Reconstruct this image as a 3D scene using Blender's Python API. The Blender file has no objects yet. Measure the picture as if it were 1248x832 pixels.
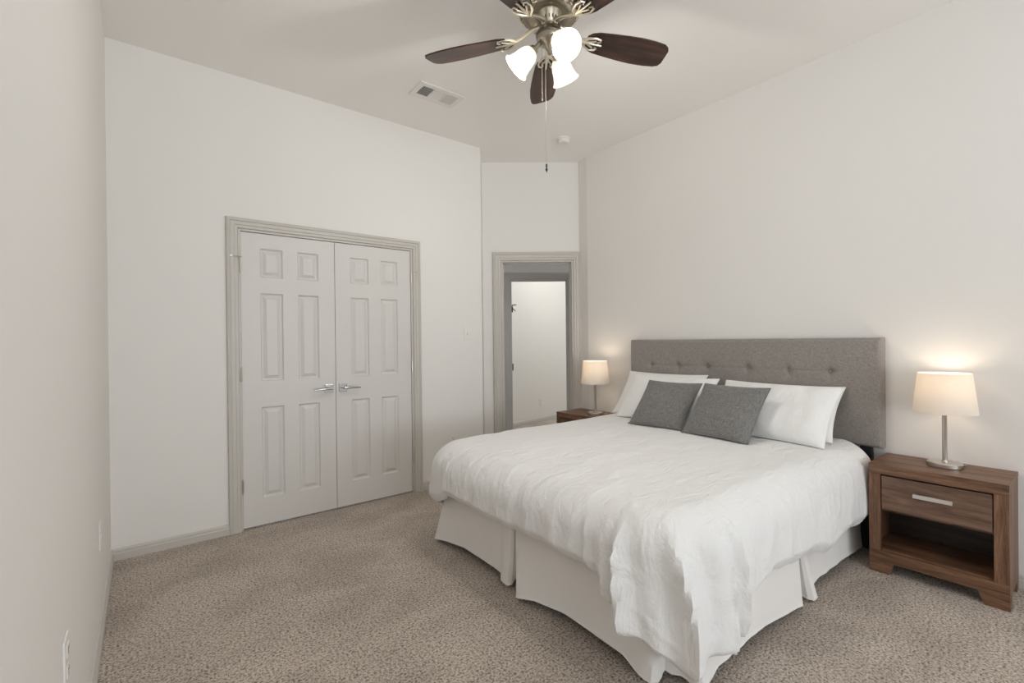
import bpy, bmesh, math, random
from mathutils import Vector, Matrix, noise
from math import sin, cos, pi, radians as R

S = bpy.context.scene
COL = S.collection

# ------------------------------------------------------------------ camera
CAM = Vector((0, 0, 1.27)); YAW, PITCH, ROLL = 51.8153, -0.1444, -0.6295
a, b, c = R(YAW), R(PITCH), R(ROLL)
fw = Vector((cos(a)*cos(b), sin(a)*cos(b), sin(b)))
rt = Vector((sin(a), -cos(a), 0)); up = rt.cross(fw)
r_ = rt*cos(c) + up*sin(c); u_ = -rt*sin(c) + up*cos(c)
cd = bpy.data.cameras.new('camera'); cam = bpy.data.objects.new('camera', cd); COL.objects.link(cam)
cd.sensor_width = 36; cd.lens = 36*570.6/1248; cd.clip_start = .02
M = Matrix((r_, u_, -fw)).transposed().to_4x4(); M.translation = CAM
cam.matrix_world = M
S.camera = cam

# ------------------------------------------------------------------ light, exposure
S.view_settings.view_transform = 'Standard'; S.view_settings.look = 'None'
S.view_settings.exposure = 0.13; S.view_settings.gamma = 1; S.view_settings.use_curve_mapping = False
W = bpy.data.worlds.new('sky'); S.world = W; W.use_nodes = True
W.node_tree.nodes['Background'].inputs[0].default_value = (.80, .88, 1, 1)
W.node_tree.nodes['Background'].inputs[1].default_value = 1.0
S.cycles.max_bounces = 14; S.cycles.diffuse_bounces = 10; S.cycles.transmission_bounces = 8
S.cycles.use_denoising = True
S.cycles.sample_clamp_indirect = 4

def area(name, loc, rot, sx, sy, power, color):
    l = bpy.data.lights.new(name, 'AREA'); l.shape = 'RECTANGLE'; l.size = sx; l.size_y = sy
    l.energy = power; l.color = color
    o = bpy.data.objects.new(name, l); COL.objects.link(o); o.location = loc; o.rotation_euler = rot
    return o
def point(name, loc, power, color, rad=.03, parent=None):
    l = bpy.data.lights.new(name, 'POINT'); l.energy = power; l.color = color; l.shadow_soft_size = rad
    o = bpy.data.objects.new(name, l); COL.objects.link(o); o.location = loc
    if parent: o.parent = parent
    return o
XL_ = -.163
YN = -3.4      # near wall, behind the camera, with the two windows
area('window_and_fill_light', (2.1, YN-.45, 1.25), (R(132), 0, R(20)), 1.4, 1.7, 62, (.90, .955, 1))
area('window_and_fill_light', (.62, YN-.45, 1.25), (R(132), 0, 0), 1.1, 1.7, 52, (.90, .955, 1))
area('window_and_fill_light', (XL_-.36, -2.3, 1.20), (R(128), 0, R(-90)), 1.5, 1.3, 9, (.92, .96, 1))  # fill for the foot of the bed, through the added left-wall window
area('hall_fill_light', (4.95, 4.3, 2.95), (0, 0, 0), 1.1, .8, 21, (.96, .98, 1))  # added fill under the ceiling beyond the doorway, without a fixture

# ------------------------------------------------------------------ materials
def mat(name, col, rough=.6, metal=0, **kw):
    m = bpy.data.materials.new(name); m.use_nodes = True
    p = m.node_tree.nodes['Principled BSDF']
    p.inputs['Base Color'].default_value = (*col, 1); p.inputs['Roughness'].default_value = rough
    p.inputs['Metallic'].default_value = metal
    for k, v in kw.items(): p.inputs[k.replace('_', ' ')].default_value = v
    return m
def nodes(m): return m.node_tree.nodes, m.node_tree.links, m.node_tree.nodes['Principled BSDF']
def coords(m, scale=(1, 1, 1), kind='Object', rot=(0, 0, 0)):
    N, L, P = nodes(m)
    tc = N.new('ShaderNodeTexCoord'); mp = N.new('ShaderNodeMapping'); mp.inputs['Scale'].default_value = scale
    mp.inputs['Rotation'].default_value = rot
    L.new(tc.outputs[kind], mp.inputs[0]); return mp.outputs[0]
def tex_noise(m, vec, scale, detail=3, rough=.5, dist=0):
    N, L, P = nodes(m); n = N.new('ShaderNodeTexNoise'); n.inputs['Scale'].default_value = scale
    n.inputs['Detail'].default_value = detail; n.inputs['Roughness'].default_value = rough
    n.inputs['Distortion'].default_value = dist
    L.new(vec, n.inputs['Vector']); return n.outputs['Fac']
def ramp(m, fac, stops):
    N, L, P = nodes(m); r = N.new('ShaderNodeValToRGB'); L.new(fac, r.inputs[0])
    e = r.color_ramp.elements
    while len(e) < len(stops): e.new(.5)
    for k, (p, cc) in enumerate(stops): e[k].position = p; e[k].color = (*cc, 1)
    return r.outputs[0]
def bump(m, h, strength, dist=.01):
    N, L, P = nodes(m); b = N.new('ShaderNodeBump'); b.inputs['Strength'].default_value = strength
    b.inputs['Distance'].default_value = dist; L.new(h, b.inputs['Height']); L.new(b.outputs[0], P.inputs['Normal'])
def mathn(m, op, x, y):
    N, L, P = nodes(m); n = N.new('ShaderNodeMath'); n.operation = op
    for k, v in enumerate((x, y)):
        if isinstance(v, (int, float)): n.inputs[k].default_value = v
        else: L.new(v, n.inputs[k])
    return n.outputs[0]

def paint(name, col, rough=.75, s=.08):
    m = mat(name, col, rough); bump(m, tex_noise(m, coords(m), 140, 3), s, .002); return m
M_wall = paint('wall_paint', (.78, .762, .735))
M_ceil = paint('ceiling_paint', (.88, .86, .832), .85, .15)
M_trim = paint('trim_paint', (.545, .52, .480), .42, .02)
M_door = paint('door_paint', (.66, .64, .615), .42, .02)
M_hall = paint('hall_wall_paint', (.78, .76, .72))
M_plastic = mat('white_plastic', (.78, .77, .74), .35)
M_dark = mat('dark_slot', (.03, .03, .03), .6)
M_black = mat('black_metal', (.012, .012, .013), .5)

# carpet: looped pile of mixed brown and cream yarns
def carpet():
    m = mat('carpet', (.3, .25, .2), .95); N, L, P = nodes(m)
    v = coords(m)
    n1 = tex_noise(m, v, 106, 2.5, .55, .35)
    n2 = tex_noise(m, v, 210, 2, .6)
    tone = mathn(m, 'ADD', mathn(m, 'MULTIPLY', n1, .74), mathn(m, 'MULTIPLY', n2, .26))
    colr = ramp(m, tone, [(.37, (.155, .122, .098)), (.455, (.37, .312, .264)), (.53, (.54, .468, .405)), (.64, (.66, .585, .515))])
    big = tex_noise(m, coords(m, (1, 1.5, 1)), 1.9, 3, .6, .6)
    nap = ramp(m, big, [(.36, (.84, .83, .82)), (.62, (1.06, 1.06, 1.05))])
    mul = N.new('ShaderNodeMix'); mul.data_type = 'RGBA'; mul.blend_type = 'MULTIPLY'; mul.inputs[0].default_value = 1
    L.new(colr, mul.inputs[6]); L.new(nap, mul.inputs[7]); L.new(mul.outputs[2], P.inputs['Base Color'])
    bump(m, tone, .8, .012)
    P.inputs['Sheen Weight'].default_value = .1
    P.inputs['Specular IOR Level'].default_value = .1
    return m
M_carpet = carpet()

def wood(name, c1, c2, c3, axis='Y', rough=.45):
    m = mat(name, c1, rough); N, L, P = nodes(m)
    sc = {'Y': (14, 1.1, 14), 'Z': (14, 14, 1.1), 'X': (1.1, 14, 14)}[axis]
    v = coords(m, sc)
    g = tex_noise(m, v, 2.2, 6, .62, .9)
    fine = tex_noise(m, coords(m, tuple(k*4 for k in sc)), 5, 3, .6)
    t = mathn(m, 'ADD', mathn(m, 'MULTIPLY', g, .72), mathn(m, 'MULTIPLY', fine, .28))
    L.new(ramp(m, t, [(.38, c1), (.52, c2), (.64, c3)]), P.inputs['Base Color'])
    bump(m, fine, .12, .002); return m
WC = ((.062, .028, .014), (.160, .080, .043), (.250, .138, .078))
M_woodY = wood('walnut_across', *WC, 'Y'); M_woodZ = wood('walnut_upright', *WC, 'Z'); M_woodX = wood('walnut_deep', *WC, 'X')
M_drawer = wood('walnut_drawer', (.095, .050, .033), (.165, .094, .063), (.225, .132, .090), 'Y')
M_back = wood('shaded_back_board', (.02, .011, .008), (.035, .02, .014), (.05, .03, .02), 'Y')  # walnut darkened so the shade inside the open shelf is in its colour
M_blade = wood('fan_blade_wood', (.016, .008, .006), (.038, .017, .011), (.075, .034, .022), 'X', .35)

def fabric(name, c1, c2, scale, rough=.9, bs=.4, slub=True):
    m = mat(name, c1, rough); N, L, P = nodes(m)
    h = tex_noise(m, coords(m, (1, .12, 1)), scale, 2, .6); w = tex_noise(m, coords(m, (1, 1, .12)), scale, 2, .6)
    t = mathn(m, 'MULTIPLY', mathn(m, 'ADD', h, w), .5)
    L.new(ramp(m, t, [(.38, c1), (.62, c2)]), P.inputs['Base Color']); bump(m, t, bs, .003)
    P.inputs['Sheen Weight'].default_value = .2; P.inputs['Specular IOR Level'].default_value = .2
    return m
M_head = fabric('grey_linen_weave', (.22, .200, .185), (.35, .32, .296), 380)
M_cush = fabric('charcoal_weave', (.13, .128, .122), (.235, .23, .222), 210)
def linen(name, col, fine=.25):
    m = mat(name, col, .85); N, L, P = nodes(m)
    v = coords(m)
    w = tex_noise(m, coords(m, (1, 2.2, 1), rot=(0, 0, .5)), 5.5, 5, .55, 1.2)
    f = tex_noise(m, v, 45, 4, .6, .6)
    bump(m, mathn(m, 'ADD', mathn(m, 'MULTIPLY', w, 1.0), mathn(m, 'MULTIPLY', f, .12)), fine, .02)
    P.inputs['Sheen Weight'].default_value = .1; P.inputs['Specular IOR Level'].default_value = .15
    return m
M_duvet = linen('white_cotton_duvet', (.78, .78, .775), .75)
M_pillow = linen('white_pillowcase', (.84, .84, .83), .3)
M_skirt = linen('skirt_cotton', (.82, .805, .785), .12)
M_matt = mat('mattress_ticking', (.55, .56, .58), .8)
M_nickel = mat('brushed_nickel', (.62, .59, .54), .28, 1)
M_chrome = mat('polished_chrome', (.55, .55, .56), .15, 1)
M_brass = mat('antique_pewter', (.36, .325, .27), .34, 1)
M_brassl = mat('pale_antique_brass', (.80, .74, .62), .35, 1)
M_bell = mat('dark_bronze', (.16, .13, .10), .35, 1)
M_alu = mat('satin_aluminium', (.82, .80, .77), .35, 1)

def shade_mat(name, col, emis, strength):
    m = bpy.data.materials.new(name); m.use_nodes = True; N = m.node_tree.nodes; L = m.node_tree.links
    N.remove(N['Principled BSDF']); out = N['Material Output']
    d = N.new('ShaderNodeBsdfDiffuse'); d.inputs[0].default_value = (*col, 1)
    t = N.new('ShaderNodeBsdfTranslucent'); t.inputs[0].default_value = (*emis, 1)
    x = N.new('ShaderNodeMixShader'); x.inputs[0].default_value = strength
    L.new(d.outputs[0], x.inputs[1]); L.new(t.outputs[0], x.inputs[2]); L.new(x.outputs[0], out.inputs[0])
    return m
M_shade = shade_mat('linen_lamp_shade', (.85, .82, .78), (.93, .86, .76), .36)
M_glass = shade_mat('frosted_glass', (.92, .91, .88), (.97, .96, .92), .5)
def emit(name, col, s):
    m = bpy.data.materials.new(name); m.use_nodes = True; P = m.node_tree.nodes['Principled BSDF']
    P.inputs['Base Color'].default_value = (*col, 1); P.inputs['Emission Color'].default_value = (*col, 1)
    P.inputs['Emission Strength'].default_value = s; return m
M_bulb = emit('glowing_bulb', (1, .93, .82), 3)
M_pane = mat('window_glass', (1, 1, 1), .02, 0, Transmission_Weight=1.0, IOR=1.1)

# ------------------------------------------------------------------ mesh helpers
def NB(): return bmesh.new()
def add_box(bm, x0, x1, y0, y1, z0, z1, bev=0, mtx=None):
    t = bmesh.new(); bmesh.ops.create_cube(t, size=1)
    for v in t.verts:
        v.co = Vector((x0+(v.co.x+.5)*(x1-x0), y0+(v.co.y+.5)*(y1-y0), z0+(v.co.z+.5)*(z1-z0)))
    if bev: bmesh.ops.bevel(t, geom=t.edges[:], offset=bev, segments=2, profile=.5, affect='EDGES')
    if mtx: t.transform(mtx)
    merge(bm, t)
def merge(bm, t):
    me = bpy.data.meshes.new('tmp'); t.to_mesh(me); t.free(); bm.from_mesh(me); bpy.data.meshes.remove(me)
def add_lathe(bm, prof, segs=48, loc=(0, 0, 0), sx=1, sy=1, mtx=None, cap=True):
    t = bmesh.new(); rings = []
    for r, z in prof:
        rings.append([t.verts.new((r*cos(2*pi*k/segs)*sx, r*sin(2*pi*k/segs)*sy, z)) for k in range(segs)])
    for A, B in zip(rings, rings[1:]):
        for k in range(segs): t.faces.new((A[k], A[(k+1) % segs], B[(k+1) % segs], B[k]))
    if cap:
        for ring in (rings[0], rings[-1]):
            if prof[0 if ring is rings[0] else -1][0] > 1e-5: t.faces.new(ring)
    bmesh.ops.remove_doubles(t, verts=t.verts[:], dist=1e-6)
    bmesh.ops.recalc_face_normals(t, faces=t.faces[:])
    if mtx: t.transform(mtx)
    t.transform(Matrix.Translation(loc)); merge(bm, t)
def add_tube(bm, pts, rad, segs=10, cap=True):
    pts = [Vector(p) for p in pts]; rings = []; t = bmesh.new()
    rads = rad if isinstance(rad, (list, tuple)) else [rad]*len(pts)
    prev = None
    for k, p in enumerate(pts):
        d = (pts[min(k+1, len(pts)-1)] - pts[max(k-1, 0)]).normalized()
        if prev is None:
            n = d.orthogonal().normalized()
        else:
            n = (prev - d*prev.dot(d)).normalized()
        prev = n; bb = d.cross(n)
        rings.append([t.verts.new(p + (n*cos(2*pi*j/segs)+bb*sin(2*pi*j/segs))*rads[k]) for j in range(segs)])
    for A, B in zip(rings, rings[1:]):
        for j in range(segs): t.faces.new((A[j], A[(j+1) % segs], B[(j+1) % segs], B[j]))
    if cap: t.faces.new(rings[0]); t.faces.new(rings[-1])
    bmesh.ops.recalc_face_normals(t, faces=t.faces[:]); merge(bm, t)
def add_prism(bm, poly, mtx, h, bev=0):
    """poly in local xy, extruded along local z by h"""
    t = bmesh.new(); A = [t.verts.new((x, y, 0)) for x, y in poly]; f = t.faces.new(A)
    g = bmesh.ops.extrude_face_region(t, geom=[f])
    for v in g['geom']:
        if isinstance(v, bmesh.types.BMVert): v.co.z += h
    bmesh.ops.recalc_face_normals(t, faces=t.faces[:])
    if bev: bmesh.ops.bevel(t, geom=t.edges[:], offset=bev, segments=2, profile=.5, affect='EDGES')
    t.transform(mtx); merge(bm, t)

def obj(name, bm, m, parent=None, smooth=False, label=None, recalc=True):
    if recalc: bmesh.ops.recalc_face_normals(bm, faces=bm.faces[:])
    me = bpy.data.meshes.new(name); bm.to_mesh(me); bm.free()
    me.materials.append(m)
    if smooth:
        for p in me.polygons: p.use_smooth = True
        try: me.set_sharp_from_angle(angle=R(40))
        except Exception: pass
    o = bpy.data.objects.new(name, me); COL.objects.link(o)
    if parent: o.parent = parent
    if label: o['label'] = label
    return o
def tag(o, label, cat, group=None):
    o['label'] = label; o['category'] = cat
    if group: o['group'] = group
    return o
def struct(o, label, cat): o['kind'] = 'structure'; tag(o, label, cat); return o
def thing(name, label, cat, loc=(0, 0, 0), rz=0, group=None):
    o = bpy.data.objects.new(name, None); COL.objects.link(o); o.empty_display_size = .1
    o.location = loc; o.rotation_euler = (0, 0, rz); return tag(o, label, cat, group)
def clone(o, parent=None, loc=None, rz=None, label=None):
    cpy = o.copy(); COL.objects.link(cpy)
    if parent: cpy.parent = parent
    if loc is not None: cpy.location = loc
    if rz is not None: cpy.rotation_euler = (0, 0, rz)
    if label: cpy['label'] = label
    for ch in [q for q in bpy.data.objects if q.parent == o and q != cpy]: clone(ch, cpy)
    return cpy

# ------------------------------------------------------------------ room shell
H = 3.07; XL = -.163; YB = 3.617; XR = 3.45
A_ = Vector((2.489, YB)); B_ = Vector((XR, 3.168)); B2 = Vector((3.489, 3.313))
TH = R(-37); du = Vector((cos(TH), sin(TH))); dn = Vector((-du.y, du.x))     # niche wall: along, away from camera
L_ = A_ + dn*((B2-A_).dot(dn))
TK = .12
def wall(name, p, q, label, holes=(), z0=0, z1=H, m=None, side=1, tk=TK, e0=0, e1=0):
    """wall whose room face runs p->q; body on the left side of p->q (side=1) or the right"""
    p = Vector(p); q = Vector(q); d = (q-p); ln = d.length; d.normalize(); n = Vector((-d.y, d.x))*side
    mt = Matrix(((d.x, n.x, 0, p.x), (d.y, n.y, 0, p.y), (0, 0, 1, 0), (0, 0, 0, 1)))
    bm = NB(); us = [-e0, ln+e1]
    for (u0, u1, za, zb) in holes: us += [u0, u1]
    us.sort()
    for u0, u1 in zip(us, us[1:]):
        hh = [h for h in holes if h[0] <= u0+1e-6 and h[1] >= u1-1e-6]
        if hh:
            if hh[0][2] > z0: add_box(bm, u0, u1, 0, tk, z0, hh[0][2], 0, mt)
            if hh[0][3] < z1: add_box(bm, u0, u1, 0, tk, hh[0][3], z1, 0, mt)
        else: add_box(bm, u0, u1, 0, tk, z0, z1, 0, mt)
    return struct(obj(name, bm, m or M_wall), label, 'wall')
WINH = [(.05, 1.2, .5, 2.4), (1.4, 2.8, .5, 2.4)]
YW0, YW1 = -3.1, -1.5
CL0, CL1, DH = .505, 1.784, 2.045                                         # closet opening
wall('wall_left', (XL, YN-TK), (XL, YB+TK), 'white painted side wall along the left edge of the room', [(YW0-YN+TK, YW1-YN+TK, .7, 2.2)])
wall('wall_back', (XL, YB), A_, 'white wall with the closed double closet doors',
     [(CL0-XL, CL1-XL, 0, DH)])
wall('wall_niche_side', A_, L_, 'narrow white return between the closet wall and the doorway wall', tk=.1)
wall('wall_right', (XR, YN-TK), B_, 'white wall behind the headboard', side=-1)
wall('wall_niche_corner', B_, B2, 'narrow shaded return beside the doorway at the right wall', side=-1, tk=.1)
UL = (B2-L_).length
def nu(px_u): return px_u
D0, D1 = .185, .915                                                     # doorway along the niche wall
NDH = 2.075
wall('wall_niche', L_, B2, 'white wall above the open doorway to the hall', [(D0, D1, 0, NDH)], e0=.1, e1=.1)
wall('wall_near', (XL, YN), (XR, YN), 'white wall with two windows behind the viewer', [(h[0]-XL, h[1]-XL, h[2], h[3]) for h in WINH], side=-1)
# hall beyond the doorway
HD = 1.32
P0 = L_ + dn*HD - du*.9; P1 = L_ + dn*HD + du*2.6
F0, F1 = .9+.29, .9+1.05; FDH = 2.06
wall('wall_hall', P0, P1, 'white hall wall with a second doorway, seen through the open door', [(F0, F1, 0, FDH)], m=M_hall, tk=.1)
Q0 = Vector((3.9, 5.322)); Q1 = Vector((6.4, 5.69))
wall('wall_far', Q0 - (Q1-Q0)*.5, Q1, 'white wall of the far room seen through both doorways', m=M_hall)
wall('wall_hall_end', L_ - du*.85, L_ - du*.85 + dn*3.2, 'end wall of the hall', m=M_hall, tk=.1)
wall('wall_hall_side', B2 + du*1.5, B2 + du*1.5 + dn*3.2, 'side wall of the hall', m=M_hall, side=-1, tk=.1)

bm = NB(); add_box(bm, XL-TK, 7.2, YN-TK, 6.6, -.1, 0)
struct(obj('floor', bm, M_carpet), 'beige and brown looped pile carpet', 'floor')
bm = NB(); add_box(bm, XL-TK, 7.2, YN-TK, 6.6, H, H+.1)
struct(obj('ceiling', bm, M_ceil), 'flat off-white ceiling', 'ceiling')

# baseboards: two-step moulding
BBP = [(0, 0), (.014, 0), (.014, .040), (.010, .046), (.010, .058), (.005, .066), (0, .068)]
def baseboard(name, p, q, side, label):
    p = Vector(p); q = Vector(q); d = (q-p); ln = d.length; d.normalize(); n = Vector((-d.y, d.x))*side
    # local x = n (out of wall), local y = z up, local z = along
    mt = Matrix(((n.x, 0, d.x, p.x), (n.y, 0, d.y, p.y), (0, 1, 0, 0), (0, 0, 0, 1)))
    bm = NB(); add_prism(bm, BBP, mt, ln); return struct(obj(name, bm, M_trim), label, 'baseboard')
baseboard('baseboard_left', (XL, YN), (XL, YB), -1, 'grey baseboard along the left wall')
baseboard('baseboard_back', (XL, YB), (CL0-.067, YB), -1, 'grey baseboard left of the closet doors')
baseboard('baseboard_back', (CL1+.067, YB), A_, -1, 'grey baseboard right of the closet doors')
baseboard('baseboard_right', (XR, YN), B_, 1, 'grey baseboard along the headboard wall')
baseboard('baseboard_niche', A_, L_, -1, 'grey baseboard on the narrow return beside the doorway')
baseboard('baseboard_far', Q0 - (Q1-Q0)*.3, Q1, -1, 'grey baseboard of the far room seen through the doorways')

# casings: stepped profile swept around three sides
CAS = [(0, .004), (.004, .016), (.022, .020), (.026, .015), (.046, .015), (.050, .011), (.066, .011), (.070, 0)]
def casing(bm, p, d, n, u0, u1, h, w=.07, scale=1.0, jamb=0.12):
    """frame on wall face; d along wall, n out of the wall towards the room; opening u0..u1, height h"""
    def P(u, z, o): return Vector((p.x+d.x*u+n.x*o, p.y+d.y*u+n.y*o, z))
    t = bmesh.new(); rows = []
    prof = [((.07-x)*w/.07, o*scale) for x, o in CAS]      # x distance from the opening, outer first
    for e, o in prof:
        rows.append([t.verts.new(P(u0-e, 0, o)), t.verts.new(P(u0-e, h+e, o)), t.verts.new(P(u1+e, h+e, o)), t.verts.new(P(u1+e, 0, o))])
    rows.append([t.verts.new(P(u0, 0, 0)), t.verts.new(P(u0, h, 0)), t.verts.new(P(u1, h, 0)), t.verts.new(P(u1, 0, 0))])
    for A, B in zip(rows, rows[1:]):
        for k in range(3): t.faces.new((A[k], A[k+1], B[k+1], B[k]))
    bmesh.ops.recalc_face_normals(t, faces=t.faces[:]); merge(bm, t)
def jambs(bm, p, d, n, u0, u1, h, depth, th=.014, stop=None):
    mt = Matrix(((d.x, -n.x, 0, p.x), (d.y, -n.y, 0, p.y), (0, 0, 1, 0), (0, 0, 0, 1)))
    add_box(bm, u0, u0+th, -.001, depth, 0, h-th, 0, mt); add_box(bm, u1-th, u1, -.001, depth, 0, h-th, 0, mt)
    add_box(bm, u0, u1, -.001, depth, h-th, h, 0, mt)
    if stop is not None:
        add_box(bm, u0+th, u0+th+.012, stop, stop+.035, 0, h-th-.012, 0, mt); add_box(bm, u1-th-.012, u1-th, stop, stop+.035, 0, h-th-.012, 0, mt)
        add_box(bm, u0+th, u1-th, stop, stop+.035, h-th-.012, h-th, 0, mt)
bm = NB(); XA = Vector((1, 0)); NA = Vector((0, -1)); PB = Vector((0, YB))
casing(bm, PB, XA, NA, CL0, CL1, DH, .072, 1.15)
jambs(bm, PB, XA, NA, CL0, CL1, DH, TK)
struct(obj('trim_1', bm, M_trim), 'greige moulded casing around the double closet doors', 'door frame')
bm = NB(); casing(bm, L_, du, -dn, D0, D1, NDH, .088, 1.3)
jambs(bm, L_, du, -dn, D0, D1, NDH, TK, stop=.05)
trim2 = struct(obj('trim_2', bm, M_trim), 'greige casing and jambs of the open doorway beside the bed', 'door frame')
mtD = Matrix(((du.x, dn.x, 0, L_.x), (du.y, dn.y, 0, L_.y), (0, 0, 1, 0), (0, 0, 0, 1)))
bm = NB(); add_box(bm, D1-.0155, D1-.0135, .012, .042, .93, .995, 0, mtD)
obj('strike_plate', bm, M_nickel, trim2)
bm = NB(); PH = P0.copy(); casing(bm, PH, du, -dn, F0, F1, FDH, .088, 1.2); jambs(bm, PH, du, -dn, F0, F1, FDH, .1, stop=.03)
trim3 = struct(obj('trim_3', bm, M_trim), 'darker casing of the second doorway across the hall', 'door frame')
mtH = Matrix(((du.x, dn.x, 0, P0.x), (du.y, dn.y, 0, P0.y), (0, 0, 1, 0), (0, 0, 0, 1)))
for z in (1.68, .92):
    bm = NB(); add_box(bm, F0+.014, F0+.034, .066, .070, z-.04, z+.04, 0, mtH)
    add_lathe(bm, [(.006, z-.045), (.006, z+.045)], 10, mtx=mtH @ Matrix.Translation((F0+.036, .062, 0)))
    if z > 1.5:
        add_tube(bm, [mtH @ Vector((F0+.036, .055, z+.05)), mtH @ Vector((F0+.085, .02, z+.05))], .006, 8)
        add_tube(bm, [mtH @ Vector((F0+.036, .055, z+.01)), mtH @ Vector((F0+.075, .03, z-.03))], .005, 8)
    obj('hinge', bm, M_black, trim3)

# ------------------------------------------------------------------ windows behind the viewer
for k, (x0, x1, z0, z1) in enumerate(WINH):
    bm = NB(); f = .05
    add_box(bm, x0, x0+f, YN-.09, YN-.03, z0, z1); add_box(bm, x1-f, x1, YN-.09, YN-.03, z0, z1)
    add_box(bm, x0+f, x1-f, YN-.09, YN-.03, z0, z0+f); add_box(bm, x0+f, x1-f, YN-.09, YN-.03, z1-f, z1)
    zc = (z0+z1)/2; add_box(bm, x0+f, x1-f, YN-.085, YN-.035, zc-.02, zc+.02)
    struct(obj('window_%d' % (k+1), bm, M_plastic), ['narrow white sash window behind the viewer', 'wide white sash window behind the viewer'][k], 'window')
bm = NB(); f = .05  # unseen window added to the left wall to let in fill light
add_box(bm, XL-.09, XL-.03, YW0, YW0+f, .7, 2.2); add_box(bm, XL-.09, XL-.03, YW1-f, YW1, .7, 2.2)
add_box(bm, XL-.09, XL-.03, YW0+f, YW1-f, .7, .7+f); add_box(bm, XL-.09, XL-.03, YW0+f, YW1-f, 2.2-f, 2.2); add_box(bm, XL-.085, XL-.035, YW0+f, YW1-f, 1.43, 1.47)
struct(obj('window_3', bm, M_plastic), 'white sash window added in the left wall behind the viewer for fill light', 'window')

# ------------------------------------------------------------------ closet doors
def six_panel(x0, x1, h, y):
    """raised-panel door slab, front face at y looking to -y, thickness .035"""
    t = bmesh.new(); w = x1-x0
    pw = .145 ; st = (w - 2*pw)/3 + .012
    cols = [(x0+st-.006, x0+st-.006+pw), (x1-st+.006-pw, x1-st+.006)]
    zs = [(.195, .825), (1.005, 1.615), (1.725, 1.925)]
    xs = sorted([x0, x1]+[v for c_ in cols for v in c_]); zz = sorted([.012, h]+[v for c_ in zs for v in c_])
    def quad(ax, bx, az, bz, ya=0, yb=None):
        v = [t.verts.new((ax, y+ya, az)), t.verts.new((bx, y+ya, az)), t.verts.new((bx, y+ya, bz)), t.verts.new((ax, y+ya, bz))]
        t.faces.new(v)
    for i in range(5):
        for j in range(len(zz)-1):
            cell = (xs[i], xs[i+1], zz[j], zz[j+1])
            isp = any(abs(c_[0]-cell[0]) < 1e-6 for c_ in cols) and any(abs(c_[0]-cell[2]) < 1e-6 for c_ in zs)
            if not isp: quad(*cell); continue
            prof = [(0, 0), (.006, .010), (.011, .013), (.017, .013), (.036, .003), (.039, .001)]
            rings = []
            for e, dd in prof:
                rings.append([t.verts.new((cell[0]+e, y+dd, cell[2]+e)), t.verts.new((cell[1]-e, y+dd, cell[2]+e)),
                              t.verts.new((cell[1]-e, y+dd, cell[3]-e)), t.verts.new((cell[0]+e, y+dd, cell[3]-e))])
            for A, B in zip(rings, rings[1:]):
                for k in range(4): t.faces.new((A[k], A[(k+1) % 4], B[(k+1) % 4], B[k]))
            t.faces.new(rings[-1])
    bmesh.ops.remove_doubles(t, verts=t.verts[:], dist=1e-5)
    # sides and back
    v = [(x0, y, .012), (x1, y, .012), (x1, y, h), (x0, y, h)]
    F = [t.verts.new(p) for p in v]; B = [t.verts.new((p[0], y+.035, p[2])) for p in v]
    for k in range(4): t.faces.new((F[k], F[(k+1) % 4], B[(k+1) % 4], B[k]))
    t.faces.new(B[::-1])
    return t
CM = (CL0+CL1)/2
def lever(xc, dirn, zc, keyed, par):
    y = YB+.008
    bm = NB(); add_box(bm, xc-.03, xc+.03, y-.010, y, zc-.03, zc+.03, .002)
    o = obj('handle_rose', bm, M_chrome, par, label='square chrome rose plate')
    bm = NB(); add_lathe(bm, [(.011, 0), (.011, .045)], 20, mtx=Matrix.Translation((xc, y-.01, zc)) @ Matrix.Rotation(R(90), 4, 'X'))
    add_tube(bm, [(xc-.006*dirn, y-.052, zc), (xc+.02*dirn, y-.055, zc), (xc+.07*dirn, y-.056, zc-.001), (xc+.118*dirn, y-.052, zc-.004)], [.011, .010, .0085, .006], 12)
    obj('handle_lever', bm, M_chrome, par, True, label='curved chrome lever')
    if keyed:
        bm = NB(); add_lathe(bm, [(.009, 0), (.009, .003)], 16, mtx=Matrix.Translation((xc, y-.0555, zc)) @ Matrix.Rotation(R(90), 4, 'X'))
        obj('keyhole', bm, M_black, par)
def hinge(x, z, par, stopdir=0):
    bm = NB(); y = YB-.004
    add_lathe(bm, [(.0045, z-.048), (.0055, z-.044), (.0055, z+.044), (.0045, z+.048)], 12, (x, y, 0))
    if stopdir:
        add_tube(bm, [(x+.01, y-.008, z+.055), (x+stopdir*.05, y-.02, z+.055)], .004, 8)
        add_lathe(bm, [(.008, 0), (.008, .010)], 10, mtx=Matrix.Translation((x+stopdir*.055, y-.012, z+.055)) @ Matrix.Rotation(R(90), 4, 'X'))
    obj('hinge', bm, M_nickel, par, label='nickel hinge with a pin stop' if stopdir else 'nickel hinge')
for nm, x0, x1, hx, sd in (('door_1', CL0+.016, CM-.002, CL0+.012, -1), ('door_2', CM+.002, CL1-.016, CL1-.012, 1)):
    d = struct(obj(nm, six_panel(x0, x1, DH-.018, YB+.008), M_door),
               'left leaf of the light grey six-panel closet doors' if sd < 0 else 'right leaf of the light grey six-panel closet doors', 'door')
    hc = CM-.052 if sd < 0 else CM+.052
    lever(hc, sd, .925, sd > 0, d)
    for z, st in ((1.80, sd), (1.06, 0), (.30, 0)): hinge(hx, z, d, st)

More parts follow.
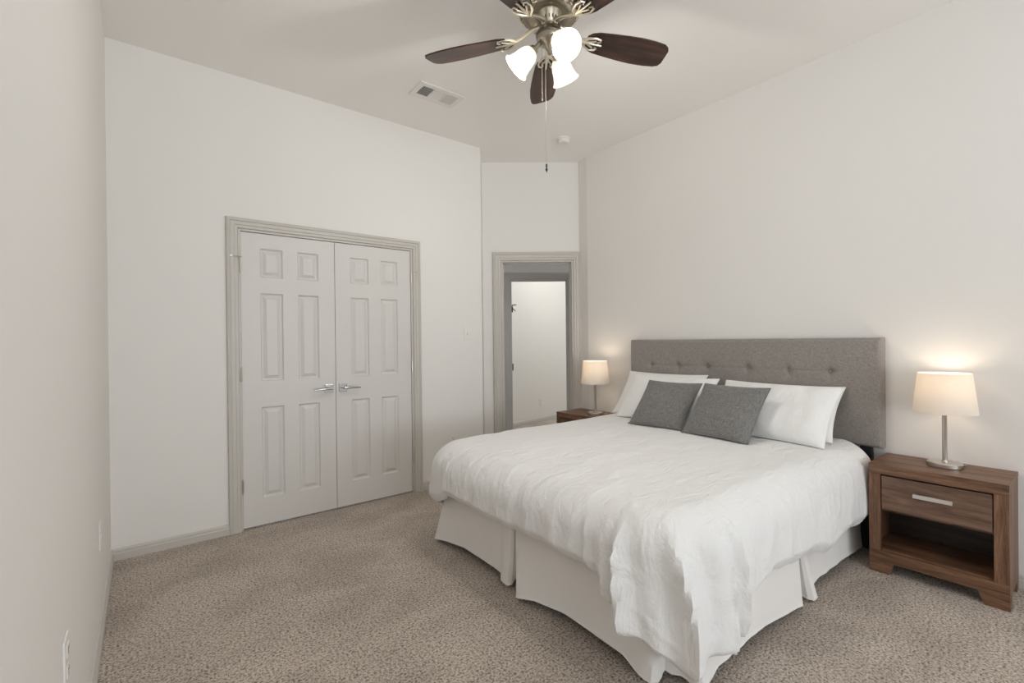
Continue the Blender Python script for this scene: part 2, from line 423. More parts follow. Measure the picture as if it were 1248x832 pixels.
# ------------------------------------------------------------------ ceiling vent, smoke detector, wall plates
def build_vent():
    x0, x1, y0, y1 = 1.525, 1.880, 2.915, 3.122
    t = thing('ceiling_vent', 'white three-bay air vent on the ceiling in front of the closet wall', 'vent', ((x0+x1)/2, (y0+y1)/2, H))
    w, d = (x1-x0)/2, (y1-y0)/2
    bays = [(-.142, -.052), (-.044, .044), (.052, .142)]
    bm = NB(); zt, zb = 0, -.010; e = .062
    add_box(bm, -w, w, -d, -e, zb, zt, .002); add_box(bm, -w, w, e, d, zb, zt, .002)
    xs = [-w]+[v for b_ in bays for v in b_]+[w]
    for k in range(0, 8, 2): add_box(bm, xs[k], xs[k+1], -e, e, zb, zt)
    obj('vent_frame', bm, M_plastic, t)
    bm = NB(); add_box(bm, -w+.01, w-.01, -e-.01, e+.01, -.0025, -.0015)
    obj('duct_opening', bm, M_dark, t, label='dark duct behind the louvres')
    for k, (b0, b1) in enumerate(bays):
        bm = NB(); n = 9
        ang = [R(-35), R(12), R(50)][k]
        for j in range(n):
            xc = b0+(j+.5)*(b1-b0)/n
            if k == 1:
                yc = -e+(j+.5)*2*e/n
                add_box(bm, b0, b1, -.0058, .0058, -.0006, .0006, 0, Matrix.Translation((0, yc, -.0062)) @ Matrix.Rotation(R(-18), 4, 'X'))
            else:
                add_box(bm, -.0046, .0046, -e, e, -.0006, .0006, 0, Matrix.Translation((xc, 0, -.0062)) @ Matrix.Rotation(ang, 4, 'Y'))
        obj('louvre', bm, M_plastic, t)
build_vent()
t = thing('smoke_detector', 'small round white smoke detector on the ceiling near the doorway', 'smoke detector', (2.97, 3.0, H))
bm = NB(); add_lathe(bm, [(.062, 0), (.062, -.010), (.058, -.014)], 40); obj('mounting_plate', bm, M_plastic, t, True)
bm = NB(); add_lathe(bm, [(.052, -.012), (.052, -.030), (.040, -.042), (.0, -.045)], 40); obj('sensor_cover', bm, M_plastic, t, True)

def plate(name, label, cat, pos, n, kind, m=M_plastic, group=None, rz0=None):
    """n = outward 2-D normal; local: x along the wall, -y out of the wall"""
    t = thing(name, label, cat, pos, math.atan2(n[1], n[0])+pi/2, group)
    bm = NB(); add_box(bm, -.036, .036, -.006, 0, -.058, .058, .0025); obj('cover_plate', bm, m, t)
    if kind == 'outlet':
        for s in (-1, 1):
            bm = NB(); add_box(bm, -.017, .017, -.0085, -.005, s*.026-.016, s*.026+.016, .002); r = obj('receptacle', bm, m, t)
            bm = NB()
            for q in (-.007, .007): add_box(bm, q-.0012, q+.0012, -.0088, -.008, s*.026-.002, s*.026+.009)
            add_box(bm, -.002, .002, -.0088, -.008, s*.026-.011, s*.026-.006)
            obj('slots', bm, M_dark, r)
    elif kind == 'switch':
        bm = NB(); add_box(bm, -.006, .006, -.016, -.005, -.010, .012, .002); obj('toggle', bm, m, t)
    elif kind == 'jack':
        bm = NB(); add_box(bm, -.009, .009, -.009, -.005, -.009, .009, .001); obj('jack_socket', bm, m, t)
    return t
plate('light_switch', 'white toggle light switch beside the open doorway', 'light switch', (2.325, YB, 1.335), (0, -1), 'switch', M_wall and M_plastic)
plate('wall_outlet', 'white power outlet low on the wall right of the closet doors', 'outlet', (2.16, YB, .375), (0, -1), 'outlet')
plate('wall_outlet', 'white power outlet low on the left wall nearest the viewer', 'outlet', (XL, 1.60, .49), (1, 0), 'outlet')
plate('wall_plate', 'white wall plate low on the left wall near the closet corner', 'wall plate', (XL, 2.75, .43), (1, 0), 'jack')
qd = (Q1-Q0).normalized(); qn = Vector((qd.y, -qd.x)); qp = Q0+qd*.97
plate('wall_outlet', 'white power outlet on the far wall seen through the doorways', 'outlet', (qp.x, qp.y, .30), (qn.x, qn.y), 'outlet')

# ------------------------------------------------------------------ ceiling fan
def build_fan():
    cx, cy = 1.600, 1.704
    t = thing('ceiling_fan', 'pewter ceiling fan with five dark wood blades and three lit glass shades', 'ceiling fan', (cx, cy, H))
    Z = lambda z: z-H
    bm = NB(); add_lathe(bm, [(.0, Z(3.07)), (.075, Z(3.07)), (.075, Z(3.06)), (.06, Z(3.035)), (.03, Z(3.02)), (.018, Z(3.015))], 40)
    obj('ceiling_canopy', bm, M_brass, t, True)
    bm = NB(); add_lathe(bm, [(.016, Z(3.03)), (.016, Z(2.98))], 20); obj('downrod', bm, M_brass, t, True)
    bm = NB(); add_lathe(bm, [(.02, Z(3.00)), (.06, Z(2.995)), (.10, Z(2.985)), (.138, Z(2.965)), (.150, Z(2.94)), (.155, Z(2.925)), (.151, Z(2.915)),
                              (.155, Z(2.902)), (.148, Z(2.880)), (.126, Z(2.868)), (.095, Z(2.872)), (.078, Z(2.888)), (.0, Z(2.890))], 64)
    mo = obj('motor_housing', bm, M_brass, t, True)
    bm = NB()
    for k in range(22):                                # raised scroll ornament around the lower shell
        an = 2*pi*k/22
        for q in range(2):
            rr = .136+.009*q
            pts = [Vector((rr*cos(an+dd*.085), rr*sin(an+dd*.085), Z(2.866+.008*q)+.006*abs(dd))) for dd in (-1, -.5, 0, .5, 1)]
            add_tube(bm, pts, .0032, 6)
    obj('scroll_ornament', bm, M_brassl, mo, True)
    bm = NB(); add_lathe(bm, [(.056, Z(2.892)), (.056, Z(2.886)), (.050, Z(2.880)), (.040, Z(2.836)), (.033, Z(2.830))], 40)
    cup = obj('vented_cup', bm, M_brassl, t, True, label='pale brass cup with vent slots')
    bm = NB()
    for k in range(16):
        an = 2*pi*k/16; add_box(bm, -.0022, .0022, -.0012, .0012, -.015, .015, 0,
                                Matrix.Translation((.0452*cos(an), .0452*sin(an), Z(2.858))) @ Matrix.Rotation(an+pi/2, 4, 'Z') @ Matrix.Rotation(R(-14), 4, 'X'))
    obj('vent_slots', bm, M_bell, cup)
    bm = NB(); add_lathe(bm, [(.028, Z(2.844)), (.028, Z(2.822)), (.036, Z(2.820)), (.052, Z(2.812)), (.062, Z(2.797)), (.065, Z(2.777)), (.065, Z(2.757)),
                              (.055, Z(2.744)), (.034, Z(2.732)), (.020, Z(2.712)), (.012, Z(2.698)), (.010, Z(2.687)), (.0, Z(2.684))], 48)
    obj('light_fitter', bm, M_brass, t, True)
    bm = NB(); add_lathe(bm, [(.0665, Z(2.786)), (.069, Z(2.782)), (.069, Z(2.774)), (.0665, Z(2.770))], 48, cap=False); obj('fitter_band', bm, M_bell, t, True)
    zb = Z(2.785)
    proto = None
    for k in range(5):
        an = R(51.5+72*k)
        if proto is None:
            # blade iron: flat forked scroll bracket
            bm = NB()
            add_tube(bm, [(.055, 0, .045), (.10, 0, .035), (.15, 0, .012), (.185, 0, .002)], [.013, .011, .010, .011], 10)
            for s in (-1, 1):
                add_tube(bm, [(.175, s*.004, .000), (.200, s*.030, -.002), (.235, s*.046, -.005), (.262, s*.040, -.006), (.268, s*.026, -.006), (.252, s*.018, -.006)], [.008, .007, .006, .006, .005, .004], 8)
                add_tube(bm, [(.185, 0, .000), (.215, s*.010, -.004), (.245, s*.026, -.006)], [.006, .005, .004], 8)
            add_tube(bm, [(.185, 0, .000), (.23, 0, -.005), (.285, 0, -.006)], [.008, .006, .004], 8)
            iron = obj('blade_iron', bm, M_brassl, t, True, label='pale scrolled bracket')
            # blade
            outline = []
            prof = [(.205, .030), (.225, .050), (.26, .062), (.33, .070), (.42, .078), (.50, .082), (.58, .079), (.635, .072), (.662, .062)]
            for x, y in prof: outline.append((x, y))
            outline += [(.672, .040), (.669, 0), (.664, -.04), (.652, -.058)]
            for x, y in reversed(prof[:-1]): outline.append((x-.008, -y))
            bm = NB(); add_prism(bm, outline, Matrix.Rotation(R(-12), 4, 'X') @ Matrix.Translation((0, 0, .001)), .008, .002)
            bl = obj('fan_blade', bm, M_blade, t)
            proto = (iron, bl)
            for o in proto: o.location = (0, 0, zb); o.rotation_euler = (0, 0, an)
        else:
            for o in proto:
                q = o.copy(); COL.objects.link(q); q.parent = t; q.rotation_euler = (0, 0, an)
    # three shades
    for az in (254, 136, 18):
        A = R(az); tilt = R(47)      # from straight down
        base = Matrix.Translation((.045*cos(A), .045*sin(A), Z(2.748))) @ Matrix.Rotation(A, 4, 'Z') @ Matrix.Rotation(pi-tilt, 4, 'Y')
        bm = NB(); add_lathe(bm, [(.012, 0), (.012, .035), (.022, .040), (.026, .050), (.026, .062)], 24, mtx=base)
        obj('shade_holder', bm, M_brass, t, True)
        bm = NB(); p_ = [(.024, .055), (.034, .062), (.044, .078), (.050, .100), (.054, .130), (.062, .158), (.072, .172)]
        inner = [(r-.0025, z) for r, z in reversed(p_)]
        add_lathe(bm, p_+inner, 40, mtx=base, cap=False)
        obj('glass_shade', bm, M_glass, t, True, label='frosted white glass bell shade, lit')
        bm = NB(); add_lathe(bm, [(.0, .062), (.013, .065), (.014, .085), (.024, .105), (.026, .120), (.020, .138), (.0, .146)], 24, mtx=base)
        obj('bulb', bm, M_bulb, t, True)
        pt = base @ Vector((0, 0, .162))
        point('fan_lamp_light', pt, 12.5, (1, .975, .935), .03, t)
    # pull chains
    for (ox, oy, zend, fob) in ((-.020, .012, 2.145, True), (-.034, .022, 2.47, False)):
        bm = NB(); z = 2.735; n = int((z-zend)/.0045)
        add_tube(bm, [(ox, oy, Z(z)), (ox, oy, Z(zend))], .0011, 6)
        for k in range(n):
            bmesh.ops.create_icosphere(bm, subdivisions=1, radius=.0019, matrix=Matrix.Translation((ox, oy, Z(z-k*.0045))))
        ch = obj('pull_chain', bm, M_nickel, t)
        bm = NB()
        if fob: add_lathe(bm, [(.0, 0), (.004, -.003), (.0045, -.016), (.002, -.020), (.0055, -.026), (.0055, -.034), (.002, -.040), (.0, -.048)], 16, (ox, oy, Z(zend)))
        else: add_lathe(bm, [(.0, 0), (.004, -.004), (.004, -.014), (.0, -.018)], 12, (ox, oy, Z(zend)))
        obj('chain_fob', bm, M_black if fob else M_nickel, ch, True, label='dark bell-shaped chain fob' if fob else None)
build_fan()

# ------------------------------------------------------------------ nightstands
NW, ND, NH = .530, .345, .583
def build_nightstand(loc, label):
    t = thing('nightstand', label, 'nightstand', loc, 0, 'walnut nightstands beside the bed')
    # local: x 0 (front) .. ND (wall), y 0..NW, z up
    sw = .052
    bm = NB(); add_box(bm, 0, ND, 0, NW, NH-.022, NH, .0015); obj('table_top', bm, M_woodY, t)
    bm = NB(); add_box(bm, .001, .020, .001, NW-.001, NH-.052, NH-.0222, .001); obj('top_rail', bm, M_woodY, t)
    for y0, y1 in ((.001, sw), (NW-sw, NW-.001)):
        bm = NB(); add_box(bm, .001, .020, y0, y1, .120, NH-.0525, .001); obj('stile', bm, M_woodZ, t)
    bm = NB(); add_box(bm, .001, .020, .001, NW-.001, .062, .1195, .001); obj('bottom_rail', bm, M_woodY, t)
    for y0, y1 in ((.0015, .016), (NW-.016, NW-.0015)):
        bm = NB(); add_box(bm, .0205, ND-.001, y0, y1, .05, NH-.0225, .001)
        add_box(bm, ND-.07, ND-.001, y0, y1, 0, .05); obj('side_panel', bm, M_woodZ, t)
    for s in (0, 1):
        # bracket foot with slanted inner edge
        poly = [(.0, .0), (.085, .0), (.108, .0615), (.0, .0615)]
        if s: poly = [(NW-x, z) for x, z in poly]
        mt = Matrix(((0, 0, 1, .002), (1, 0, 0, 0), (0, 1, 0, 0), (0, 0, 0, 1)))
        bm = NB(); add_prism(bm, poly, mt, .018, .001)
        y0 = .0015 if not s else NW-.016
        add_box(bm, .0205, .08, y0, y0+.0145, 0, .05)
        obj('foot', bm, M_woodY, t)
    bm = NB(); add_box(bm, .0205, ND-.012, .0165, NW-.0165, .112, .128); obj('shelf', bm, M_woodY, t)
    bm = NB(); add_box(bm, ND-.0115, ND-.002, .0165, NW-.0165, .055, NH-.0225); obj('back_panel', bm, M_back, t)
    bm = NB(); add_box(bm, .0205, ND-.012, .0165, NW-.0165, .335, .343); obj('drawer_divider', bm, M_woodY, t)
    bm = NB(); add_box(bm, .004, .022, sw+.004, NW-sw-.004, .348, NH-.060, .0015); 
    add_box(bm, .0221, ND-.03, sw+.012, NW-sw-.012, .352, NH-.08)
    dr = obj('drawer', bm, M_drawer, t)
    bm = NB(); zc = .452; yc = NW/2
    add_box(bm, -.022, -.014, yc-.075, yc+.075, zc-.010, zc+.010, .001)
    for s in (-1, 1): add_box(bm, -.0145, .005, yc+s*.068-.006, yc+s*.068+.006, zc-.006, zc+.006)
    obj('handle', bm, M_alu, dr, label='flat satin metal bar handle')
    return t
NX = XR-ND-.006
ns1 = build_nightstand((NX, .279, 0), 'walnut nightstand right of the bed, whole front visible')
ns2 = clone(ns1, loc=(NX, 2.735, 0), label='walnut nightstand left of the bed, mostly hidden behind the white duvet')

# ------------------------------------------------------------------ table lamps
def build_lamp(loc, label, power):
    t = thing('table_lamp', label, 'lamp', loc, 0, 'lit bedside lamps with white shades')
    bm = NB(); add_lathe(bm, [(.0, .0), (.070, .0), (.073, .003), (.073, .020), (.069, .024), (.012, .026), (.0, .026)], 56, sx=.9); obj('base', bm, M_nickel, t, True, label='round nickel base')
    bm = NB(); add_lathe(bm, [(.014, .024), (.014, .030), (.0105, .033), (.0105, .30), (.012, .302), (.012, .33), (.0, .33)], 24); obj('stem', bm, M_nickel, t, True)
    z0, z1, r0, r1 = .284, .490, .130, .108
    bm = NB(); add_lathe(bm, [(r0, z0), (r1, z1), (r1-.002, z1), (r0-.002, z0), (r0, z0)], 64, cap=False)
    sh = obj('lamp_shade', bm, M_shade, t, True, label='white tapered fabric drum shade, lit')
    bm = NB(); add_lathe(bm, [(.0, .33), (.013, .332), (.013, .345), (.028, .375), (.030, .392), (.022, .412), (.0, .420)], 24); obj('bulb', bm, M_bulb, t, True)
    bm = NB()
    for k in range(3):
        an = 2*pi*k/3+.3; add_tube(bm, [(0.012*cos(an), .012*sin(an), .335), ((r0+r1)/2*.5*cos(an), (r0+r1)/2*.5*sin(an), .44), ((r1-.001)*cos(an), (r1-.001)*sin(an), z1-.006)], .0015, 6)
    obj('shade_spider', bm, M_nickel, sh)
    bm = NB(); add_tube(bm, [(.055, -.045, .006), (.075, -.060, .004), (.088, -.070, .006), (.095, -.07, .004)], .003, 8); obj('power_cord', bm, M_nickel, t, True)
    l = bpy.data.lights.new('lamp_light', 'POINT'); l.energy = power; l.color = (1, .82, .62); l.shadow_soft_size = .04
    o = bpy.data.objects.new('lamp_light', l); COL.objects.link(o); o.parent = t; o.location = (0, 0, .437)
    return t
lp1 = build_lamp((3.300, .530, NH), 'lit white-shaded nickel lamp on the right nightstand, nearer the viewer', 1.15)
lp2 = clone(lp1, loc=(3.245, 2.90, NH), label='lit white-shaded nickel lamp on the left nightstand beside the doorway')

# ------------------------------------------------------------------ bed
bed = thing('bed', 'bed with grey tufted headboard and pleated white bed skirt', 'bed', (0, 0, 0))
HX, HY0, HY1, HZ0, HZ1 = 3.372, .812, 2.603, .612, 1.262
BTN = [(y, z) for z in (1.052, .84) for y in (2.385, 2.135, 1.890, 1.585, 1.318, 1.075)]
def headboard():
    t = bmesh.new(); nu_, nv = 260, 100; rr = .022; g = {}
    def depth(y, z):
        d = 0
        ed = min(y-HY0, HY1-y, z-HZ0, HZ1-z)
        if ed < rr: d += rr - math.sqrt(max(0, rr*rr-(rr-ed)**2))
        for by, bz in BTN:
            dy, dz = y-by, z-bz; r = math.hypot(dy, dz)
            d += .020*math.exp(-(r/.020)**2) + .007*math.exp(-(r/.055)**2)
            d += .0035*math.exp(-(dy/.006)**2)*math.exp(-(abs(dz)/.075))
        for bz in (1.052, .84):
            if 1.0 < y < 2.46: d += .0028*math.exp(-((z-bz)/.007)**2)
        # soft swelling between
        d -= .004*sin(pi*(z-HZ0)/(HZ1-HZ0))
        return d
    for i in range(nu_+1):
        for j in range(nv+1):
            fu = i/nu_; fv = j/nv
            y = HY0+(HY1-HY0)*fu; z = HZ0+(HZ1-HZ0)*fv
            g[i, j] = t.verts.new((HX+depth(y, z), y, z))
    for i in range(nu_):
        for j in range(nv): t.faces.new((g[i, j], g[i+1, j], g[i+1, j+1], g[i, j+1]))
    # sides to the back plane
    loop = [(i, 0) for i in range(nu_)]+[(nu_, j) for j in range(nv)]+[(i, nv) for i in range(nu_, 0, -1)]+[(0, j) for j in range(nv, 0, -1)]
    bk = [t.verts.new((XR-.004, g[k].co.y, g[k].co.z)) for k in loop]
    n = len(loop)
    for k in range(n): t.faces.new((g[loop[k]], g[loop[(k+1) % n]], bk[(k+1) % n], bk[k]))
    t.faces.new(bk)
    return t
hb = obj('headboard', headboard(), M_head, bed, True, label='grey linen tufted upholstered headboard')
for by, bz in BTN:
    bm = NB(); bmesh.ops.create_uvsphere(bm, u_segments=14, v_segments=8, radius=.009, matrix=Matrix.Translation((HX+.020, by, bz)) @ Matrix.Diagonal((.5, 1, 1, 1)))
    obj('button', bm, M_head, hb, True)
for y0 in (.868, HY1-.058-.05):
    bm = NB(); add_box(bm, 3.388, 3.428, y0, y0+.058, .0, .64, .002); obj('headboard_leg', bm, M_black, bed, label='black headboard leg')
BX0, BY0, BY1 = 1.50, .965, 2.545
bm = NB(); add_box(bm, BX0, 3.365, BY0, BY1, .36, .598, .05); obj('mattress', bm, M_matt, bed, True)
bm = NB(); add_box(bm, BX0+.02, 3.36, BY0+.02, BY1-.02, .14, .358, .01); obj('box_spring', bm, M_matt, bed)
bm = NB()
for y in (BY0+.10, BY1-.13): add_box(bm, BX0+.08, 3.34, y, y+.03, .105, .139)
for x in (BX0+.10, 2.4, 3.25): add_box(bm, x, x+.03, BY0+.10, BY1-.10, .106, .138)
fr = obj('bed_frame', bm, M_black, bed)
for x in (BX0+.10, 3.25):
    for y in (BY0+.10, BY1-.13):
        bm = NB(); add_box(bm, x, x+.03, y, y+.03, 0, .110); obj('frame_leg', bm, M_black, fr)

def skirt():
    # plan polyline (top point, bottom point, bottom z)
    P = []
    def a(xt, yt, xb, yb, zb=.028): P.append((xt, yt, xb, yb, zb))
    a(3.34, .925, 3.34, .905); a(3.0, .925, 3.0, .905, .045); a(2.62, .925, 2.66, .915, .048); a(2.52, .925, 2.575, .905, .036)
    a(2.475, .925, 2.535, .866, .020); a(2.462, .925, 2.49, .862, .018); a(2.455, .93, 2.480, .885, .02)
    a(2.47, .98, 2.50, .96, .03); a(2.43, .98, 2.40, .96, .03)
    a(2.448, .93, 2.420, .895, .022); a(2.444, .92, 2.412, .875, .018); a(2.41, .92, 2.36, .885, .028)
    a(2.0, .92, 2.0, .905, .05); a(1.65, .925, 1.68, .908, .042); a(1.535, .925, 1.55, .89, .022); a(1.52, .93, 1.535, .905, .02)
    a(1.525, .99, 1.55, .975, .03); a(1.52, 1.01, 1.515, 1.00, .03); a(1.535, 1.02, 1.53, 1.04, .03)
    a(1.475, 1.005, 1.462, 1.015, .018); a(1.47, 1.02, 1.436, 1.035, .014); a(1.47, 1.06, 1.437, 1.085, .02)
    a(1.47, 1.15, 1.456, 1.17, .042); a(1.468, 1.50, 1.458, 1.50, .056); a(1.468, 1.72, 1.44, 1.68, .040)
    a(1.468, 1.86, 1.412, 1.785, .018); a(1.475, 1.868, 1.44, 1.812, .02)
    a(1.53, 1.86, 1.52, 1.83, .04); a(1.53, 1.89, 1.52, 1.92, .04)
    a(1.478, 1.874, 1.468, 1.885, .020); a(1.466, 1.884, 1.446, 1.900, .016); a(1.466, 1.94, 1.448, 1.965, .022); a(1.475, 1.99, 1.485, 2.00, .034)
    a(1.466, 2.05, 1.475, 2.06, .048); a(1.466, 2.35, 1.47, 2.36, .054); a(1.470, 2.52, 1.45, 2.56, .036); a(1.478, 2.555, 1.425, 2.66, .020); a(1.50, 2.56, 1.47, 2.665, .02)
    a(1.56, 2.555, 1.56, 2.61, .03); a(3.34, 2.54, 3.34, 2.58, .03)
    # densify with centripetal-ish subdivision
    Q = [P[0]]
    for p, q in zip(P, P[1:]):
        n = max(1, int(math.hypot(p[0]-q[0], p[1]-q[1])/.02))
        for k in range(1, n+1): Q.append(tuple(p[i]+(q[i]-p[i])*k/n for i in range(5)))
    # light smoothing
    for _ in range(1):
        Q = [Q[0]]+[tuple((Q[k-1][i]+4*Q[k][i]+Q[k+1][i])/6 for i in range(5)) for k in range(1, len(Q)-1)]+[Q[-1]]
    t = bmesh.new(); nz = 16; rows = []
    cx, cy = 2.4, 1.76
    for k, (xt, yt, xb, yb, zb) in enumerate(Q):
        row = []
        for j in range(nz+1):
            f = j/nz; z = .40+(zb-.40)*f; g = f**1.25
            x = xt+(xb-xt)*g; y = yt+(yb-yt)*g
            w = noise.noise(Vector((x*3, y*3, f*.8)))*.010*f + .0035*f*sin(x*34+3*sin(x*7))*(1 if y < .96 else 0) + noise.noise(Vector((x*11, y*11, f*.5)))*.003*f
            d = Vector((x-cx, y-cy)).normalized(); row.append(t.verts.new((x+d.x*w, y+d.y*w, z+(w*.4 if j == nz else 0))))
        rows.append(row)
    for A, B in zip(rows, rows[1:]):
        for j in range(nz): t.faces.new((A[j], A[j+1], B[j+1], B[j]))
    return t, rows
t_, rows_ = skirt()
hem_pts = [r[-1].co.copy() for r in rows_]
sk = obj('bed_skirt', t_, M_skirt, bed, True, label='pleated off-white bed skirt')
bm = NB(); add_tube(bm, hem_pts, .0028, 6); obj('hem', bm, M_skirt, sk, True)

# ------------------------------------------------------------------ duvet
def smooth(x): x = max(0, min(1, x)); return x*x*(3-2*x)
def duvet():
    ZT = .648; Rr = .15
    XI, YR, YL, XH = 1.505, .995, 2.53, 3.30           # inner rectangle = where the rounding begins
    rc = .10
    # path: along right side towards the foot, round the corner, along the foot, corner, back to the head
    L1 = XH-(XI+rc); C = pi/2*rc; L2 = (YL-YR)-2*rc; tot = 2*L1+2*C+L2
    ns = 760; nt_in = 46; nt = 74
    yc = (YR+YL)/2
    t = bmesh.new(); rows = []
    for i in range(ns+1):
        # allocate more samples to corners
        s = tot*i/ns
        if s < L1: b_ = Vector((XH-s, YR)); n = Vector((0, -1)); cr = 0
        elif s < L1+C:
            an = (s-L1)/rc; b_ = Vector((XI+rc-rc*sin(an), YR+rc-rc*cos(an))); n = Vector((-sin(an), -cos(an)))
        elif s < L1+C+L2: b_ = Vector((XI, YR+rc+(s-L1-C))); n = Vector((-1, 0))
        elif s < L1+2*C+L2:
            an = (s-L1-C-L2)/rc; b_ = Vector((XI+rc-rc*cos(an), YL-rc+rc*sin(an))); n = Vector((-cos(an), sin(an)))
        else: b_ = Vector((XI+rc+(s-L1-2*C-L2), YL)); n = Vector((0, 1))
        sR = L1+C/2; sL = L1+C+L2+C/2
        dR = s-sR; dL = s-sL
        # hem height
        side = .225+.055*smooth((s-.2)/1.2)                      # right side: lower by the pillow end
        side += .018*sin(s*7.1)+.012*sin(s*15.0+1)
        foot = .372+.008*sin(s*9)
        left = .275+.015*sin(s*8)
        hz = side+(foot-side)*smooth((dR+.05)/.16)
        hz = hz+(left-hz)*smooth((dL+.02)/.14)
        # corner flaps: the square cloth hangs down as a pointed cone
        tri = max(0, 1-abs(dR)/(.30 if dR < 0 else .20)); hz -= .13*tri + .045*smooth(tri*3)
        hz += .018*abs(sin(dR*31+.6))*smooth(tri*2) + .012*noise.noise(Vector((s*14, 1, 2)))*smooth(tri*4) + .006*noise.noise(Vector((s*9, 4, 2)))
        triL = max(0, 1-abs(dL-.05)/.17); hz -= .15*triL
        cw = math.exp(-(dR/.19)**2); cl = math.exp(-(dL/.16)**2)
        row = []
        # interior, from the hipped spine out to the rim
        sp = Vector((max(b_.x, XI+.72) if b_.x > XI+rc else XI+.72, yc))
        if b_.x > XI+rc: sp = Vector((max(b_.x, XI+.72), yc))
        for j in range(nt_in):
            f = j/nt_in; p = sp.lerp(b_, f)
            z = ZT + .012*(1-f*f) - .010*smooth((1.9-p.x)/.6)
            row.append((p.x, p.y, z, f*.3))
        drop = ZT-hz; arc = Rr*pi/2; Ls = arc+(drop-Rr); head_taper = 1
        for j in range(nt+1):
            f = j/nt; l = f*Ls
            if l < arc: th = l/Rr; off = Rr*sin(th); z = ZT-.010*smooth((1.9-b_.x)/.6)*0 - Rr*(1-cos(th)); z -= .010*smooth((1.9-b_.x)/.6)*(1-f)
            else: off = Rr; z = ZT-Rr-(l-arc)
            dn_ = smooth((l-.05)/.35)
            fold = 0
            # broad drapes
            fold += .006*sin(s*9+1.3*sin(s*3))*dn_
            fold += .005*sin(s*27+2*sin(s*5)+z*4)*dn_
            # corner folds: deep
            ph = dR*74+ .8*sin(z*7)+.4
            fold += cw*smooth((l-.06)/.28)*(.040*(1-2*abs(sin(ph/2))**.7)+.012*cos(ph*1.63+1)) + cw*.014*dn_
            rg = 1-abs(noise.noise(Vector((s*9, l*1.6, 3))))*2.4
            fold += .0042*max(0, rg)**2*smooth((l-.03)/.15)*(1+2.2*cw+cl)
            rg = 1-abs(noise.noise(Vector((s*22+l*6, l*3.5, 9))))*2.6
            fold += .0020*max(0, rg)**2*smooth(l/.1)*(1+cw)
            fold += cl*dn_*(.016*cos(dL*46+1)) - cl*.01*dn_
            flare = .018*dn_ - .03*smooth((f-.86)/.14)*(1-cw)
            q = b_ + n*(off+fold+flare)
            if f > .985: q -= n*.008
            row.append((q.x, q.y, z, 1))
        rows.append(row)
    vr = []
    for row in rows:
        R_ = []
        for x, y, z, wgt in row:
            p = Vector((x, y, z))
            rg = 1-abs(noise.noise(Vector((x*2.2-y*3.5, x*4+y*2.4, z*4+8))))*3
            w = .0030*max(0, rg)**2*smooth((2.75-x)/.5) + noise.noise(Vector((x*1.7, y*3.1, z*2)))*.006 + noise.noise(Vector((x*4+5, y*7, z*5)))*.0045
            w += .0028*(1-abs(noise.noise(Vector((x*3.3+y*2, y*8-x*3, z*4)))*2))**3
            # direction: up on top, outward on sides
            k = smooth((z-.50)/.15); d = Vector((x-2.5, y-1.76, 0)); d.normalize()
            p += Vector((d.x*w*(1-k), d.y*w*(1-k), w*k))
            R_.append(t.verts.new(p))
        vr.append(R_)
    for A, B in zip(vr, vr[1:]):
        for j in range(len(A)-1):
            t.faces.new((A[j], A[j+1], B[j+1], B[j]))
    bmesh.ops.remove_doubles(t, verts=t.verts[:], dist=1e-4)
    return t
dv = obj('duvet', duvet(), M_duvet, None, True)
tag(dv, 'white rumpled cotton duvet spread over the bed with a corner hanging low', 'duvet')
mod = dv.modifiers.new('thickness', 'SOLIDIFY'); mod.thickness = .007; mod.offset = -1
mod = dv.modifiers.new('seat', 'SMOOTH'); mod.iterations = 1

# ------------------------------------------------------------------ pillows and cushions
def pillow_mesh(w, h, th, seed, pinch=.06, corner=.5, wrinkle=.006, n=56, flange=0.0):
    """standing pillow: local y = width, z = height (0..h), x = thickness (front -x)"""
    t = bmesh.new(); G = {}
    for sd in (-1, 1):
        for i in range(n+1):
            for j in range(n+1):
                u = 2*i/n-1; v = 2*j/n-1
                e = (1-abs(u)**2.4)*(1-abs(v)**2.4)
                d = th/2*max(0, e)**corner
                # edges bow inwards between pointed corners
                pu = u*(1-pinch*(1-v*v)*abs(u)**3); pv = v*(1-pinch*(1-u*u)*abs(v)**3)
                y = pu*w/2; z = pv*h/2
                wr = (noise.noise(Vector((y*5+seed, z*5, sd)))*1.0+noise.noise(Vector((y*13+seed, z*11, sd*3)))*.5)*wrinkle*min(1, e*3)
                # soft sag lower half fuller
                d *= 1-.18*v
                p = (sd*(d+wr), y, z+h/2)
                if sd == 1 and (i in (0, n) or j in (0, n)): G[sd, i, j] = G[-1, i, j]
                else: G[sd, i, j] = t.verts.new(p)
    for sd in (-1, 1):
        for i in range(n):
            for j in range(n):
                q = [G[sd, i, j], G[sd, i+1, j], G[sd, i+1, j+1], G[sd, i, j+1]]
                t.faces.new(q if sd < 0 else q[::-1])
    return t, [G[-1, k, 0] for k in range(n)]+[G[-1, n, k] for k in range(n)]+[G[-1, n-k, n] for k in range(n)]+[G[-1, 0, n-k] for k in range(n+1)]
from mathutils.bvhtree import BVHTree
bpy.context.view_layer.update()
DG = bpy.context.evaluated_depsgraph_get()
_dv = dv.evaluated_get(DG).to_mesh()
BED_TREE = BVHTree.FromPolygons([v.co.copy() for v in _dv.vertices], [tuple(p.vertices) for p in _dv.polygons])
SOFT = []                                             # what later pillows lean against
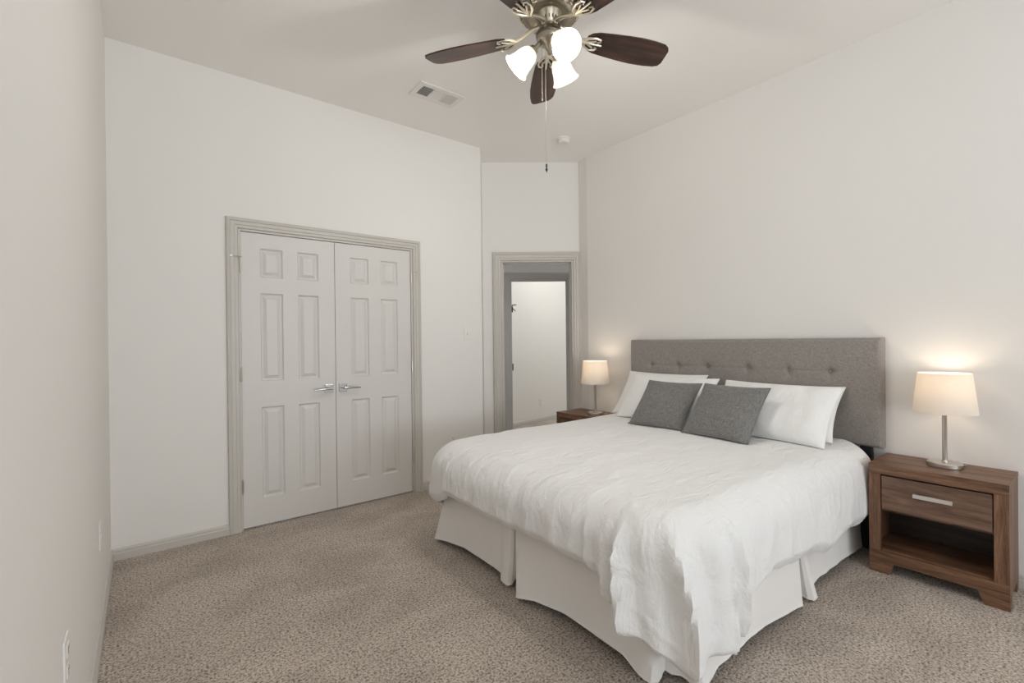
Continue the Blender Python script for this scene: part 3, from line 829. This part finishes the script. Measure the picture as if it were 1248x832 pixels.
def settle(t, mw):
    """press a pillow's surface against the bedding under it and the pillows behind it"""
    inv = mw.inverted()
    for v in t.verts:
        p = mw @ v.co
        for tr in SOFT:
            h = tr.ray_cast(Vector((1.5, p.y, p.z)), Vector((1, 0, 0)))
            if h[0] is not None and p.x > h[0].x-.008: p.x = h[0].x-.008
        if p.x > HX-.012: p.x = HX-.012
        for dx, dy in ((0, 0), (.02, 0), (-.02, 0), (0, .02), (0, -.02)):
            h = BED_TREE.ray_cast(Vector((min(3.28, p.x+dx), p.y+dy, 1.5)), Vector((0, 0, -1)))
            if h[0] is not None and h[0].z > .5: p.z = max(p.z, h[0].z+.007)
        v.co = inv @ p
def place_pillow(name, label, cat, group, w, h, th, loc, lean, rz, m, seed, roll=0, **kw):
    t, edge = pillow_mesh(w, h, th, seed, **kw)
    rot = (Matrix.Rotation(R(rz), 3, 'Z') @ Matrix.Rotation(R(lean), 3, 'Y') @ Matrix.Rotation(R(roll), 3, 'X'))
    mw = Matrix.Translation(loc) @ rot.to_4x4()
    settle(t, mw); edge = [v.co.copy() for v in edge]
    t.normal_update(); SOFT.append(BVHTree.FromPolygons([mw @ v.co for v in t.verts], [tuple(q.index for q in f.verts) for f in t.faces]) if not t.verts.index_update() else None)
    o = obj(name, t, m, None, True); tag(o, label, cat, group)
    bm = NB(); add_tube(bm, edge, .0035 if cat == 'cushion' else .0025, 6, cap=False); obj('piping', bm, m, o, True)
    o.location = loc; o.rotation_euler = rot.to_euler()
    return o
GW = 'white bed pillows against the headboard'; GC = 'charcoal cushions on the bed'
ZB = .650
place_pillow('pillow', 'white pillow at the left end of the bed, behind the other left pillow', 'pillow', GW, .72, .42, .13, (3.10, 2.225, ZB), 36, 0, M_pillow, 1)
place_pillow('pillow', 'white pillow at the right end of the bed, just behind the front right pillow', 'pillow', GW, .72, .39, .13, (3.12, 1.345, ZB), 37, 0, M_pillow, 2)
place_pillow('pillow', 'white pillow directly behind the left charcoal cushion', 'pillow', GW, .72, .42, .13, (2.965, 2.07, ZB), 39, 2, M_pillow, 3, wrinkle=.014)
place_pillow('pillow', 'large white front pillow at the right, partly behind the right charcoal cushion', 'pillow', GW, .72, .42, .15, (2.955, 1.325, ZB), 40, -3, M_pillow, 4, wrinkle=.014)
place_pillow('cushion', 'square charcoal cushion on the left, partly behind the other cushion', 'cushion', GC, .42, .41, .12, (2.755, 1.935, ZB), 42, 2, M_cush, 5, pinch=.05, wrinkle=.003)
place_pillow('cushion', 'square charcoal cushion on the right, in front of the white pillows', 'cushion', GC, .43, .42, .13, (2.705, 1.485, ZB), 42, -2, M_cush, 6, pinch=.05, wrinkle=.003)
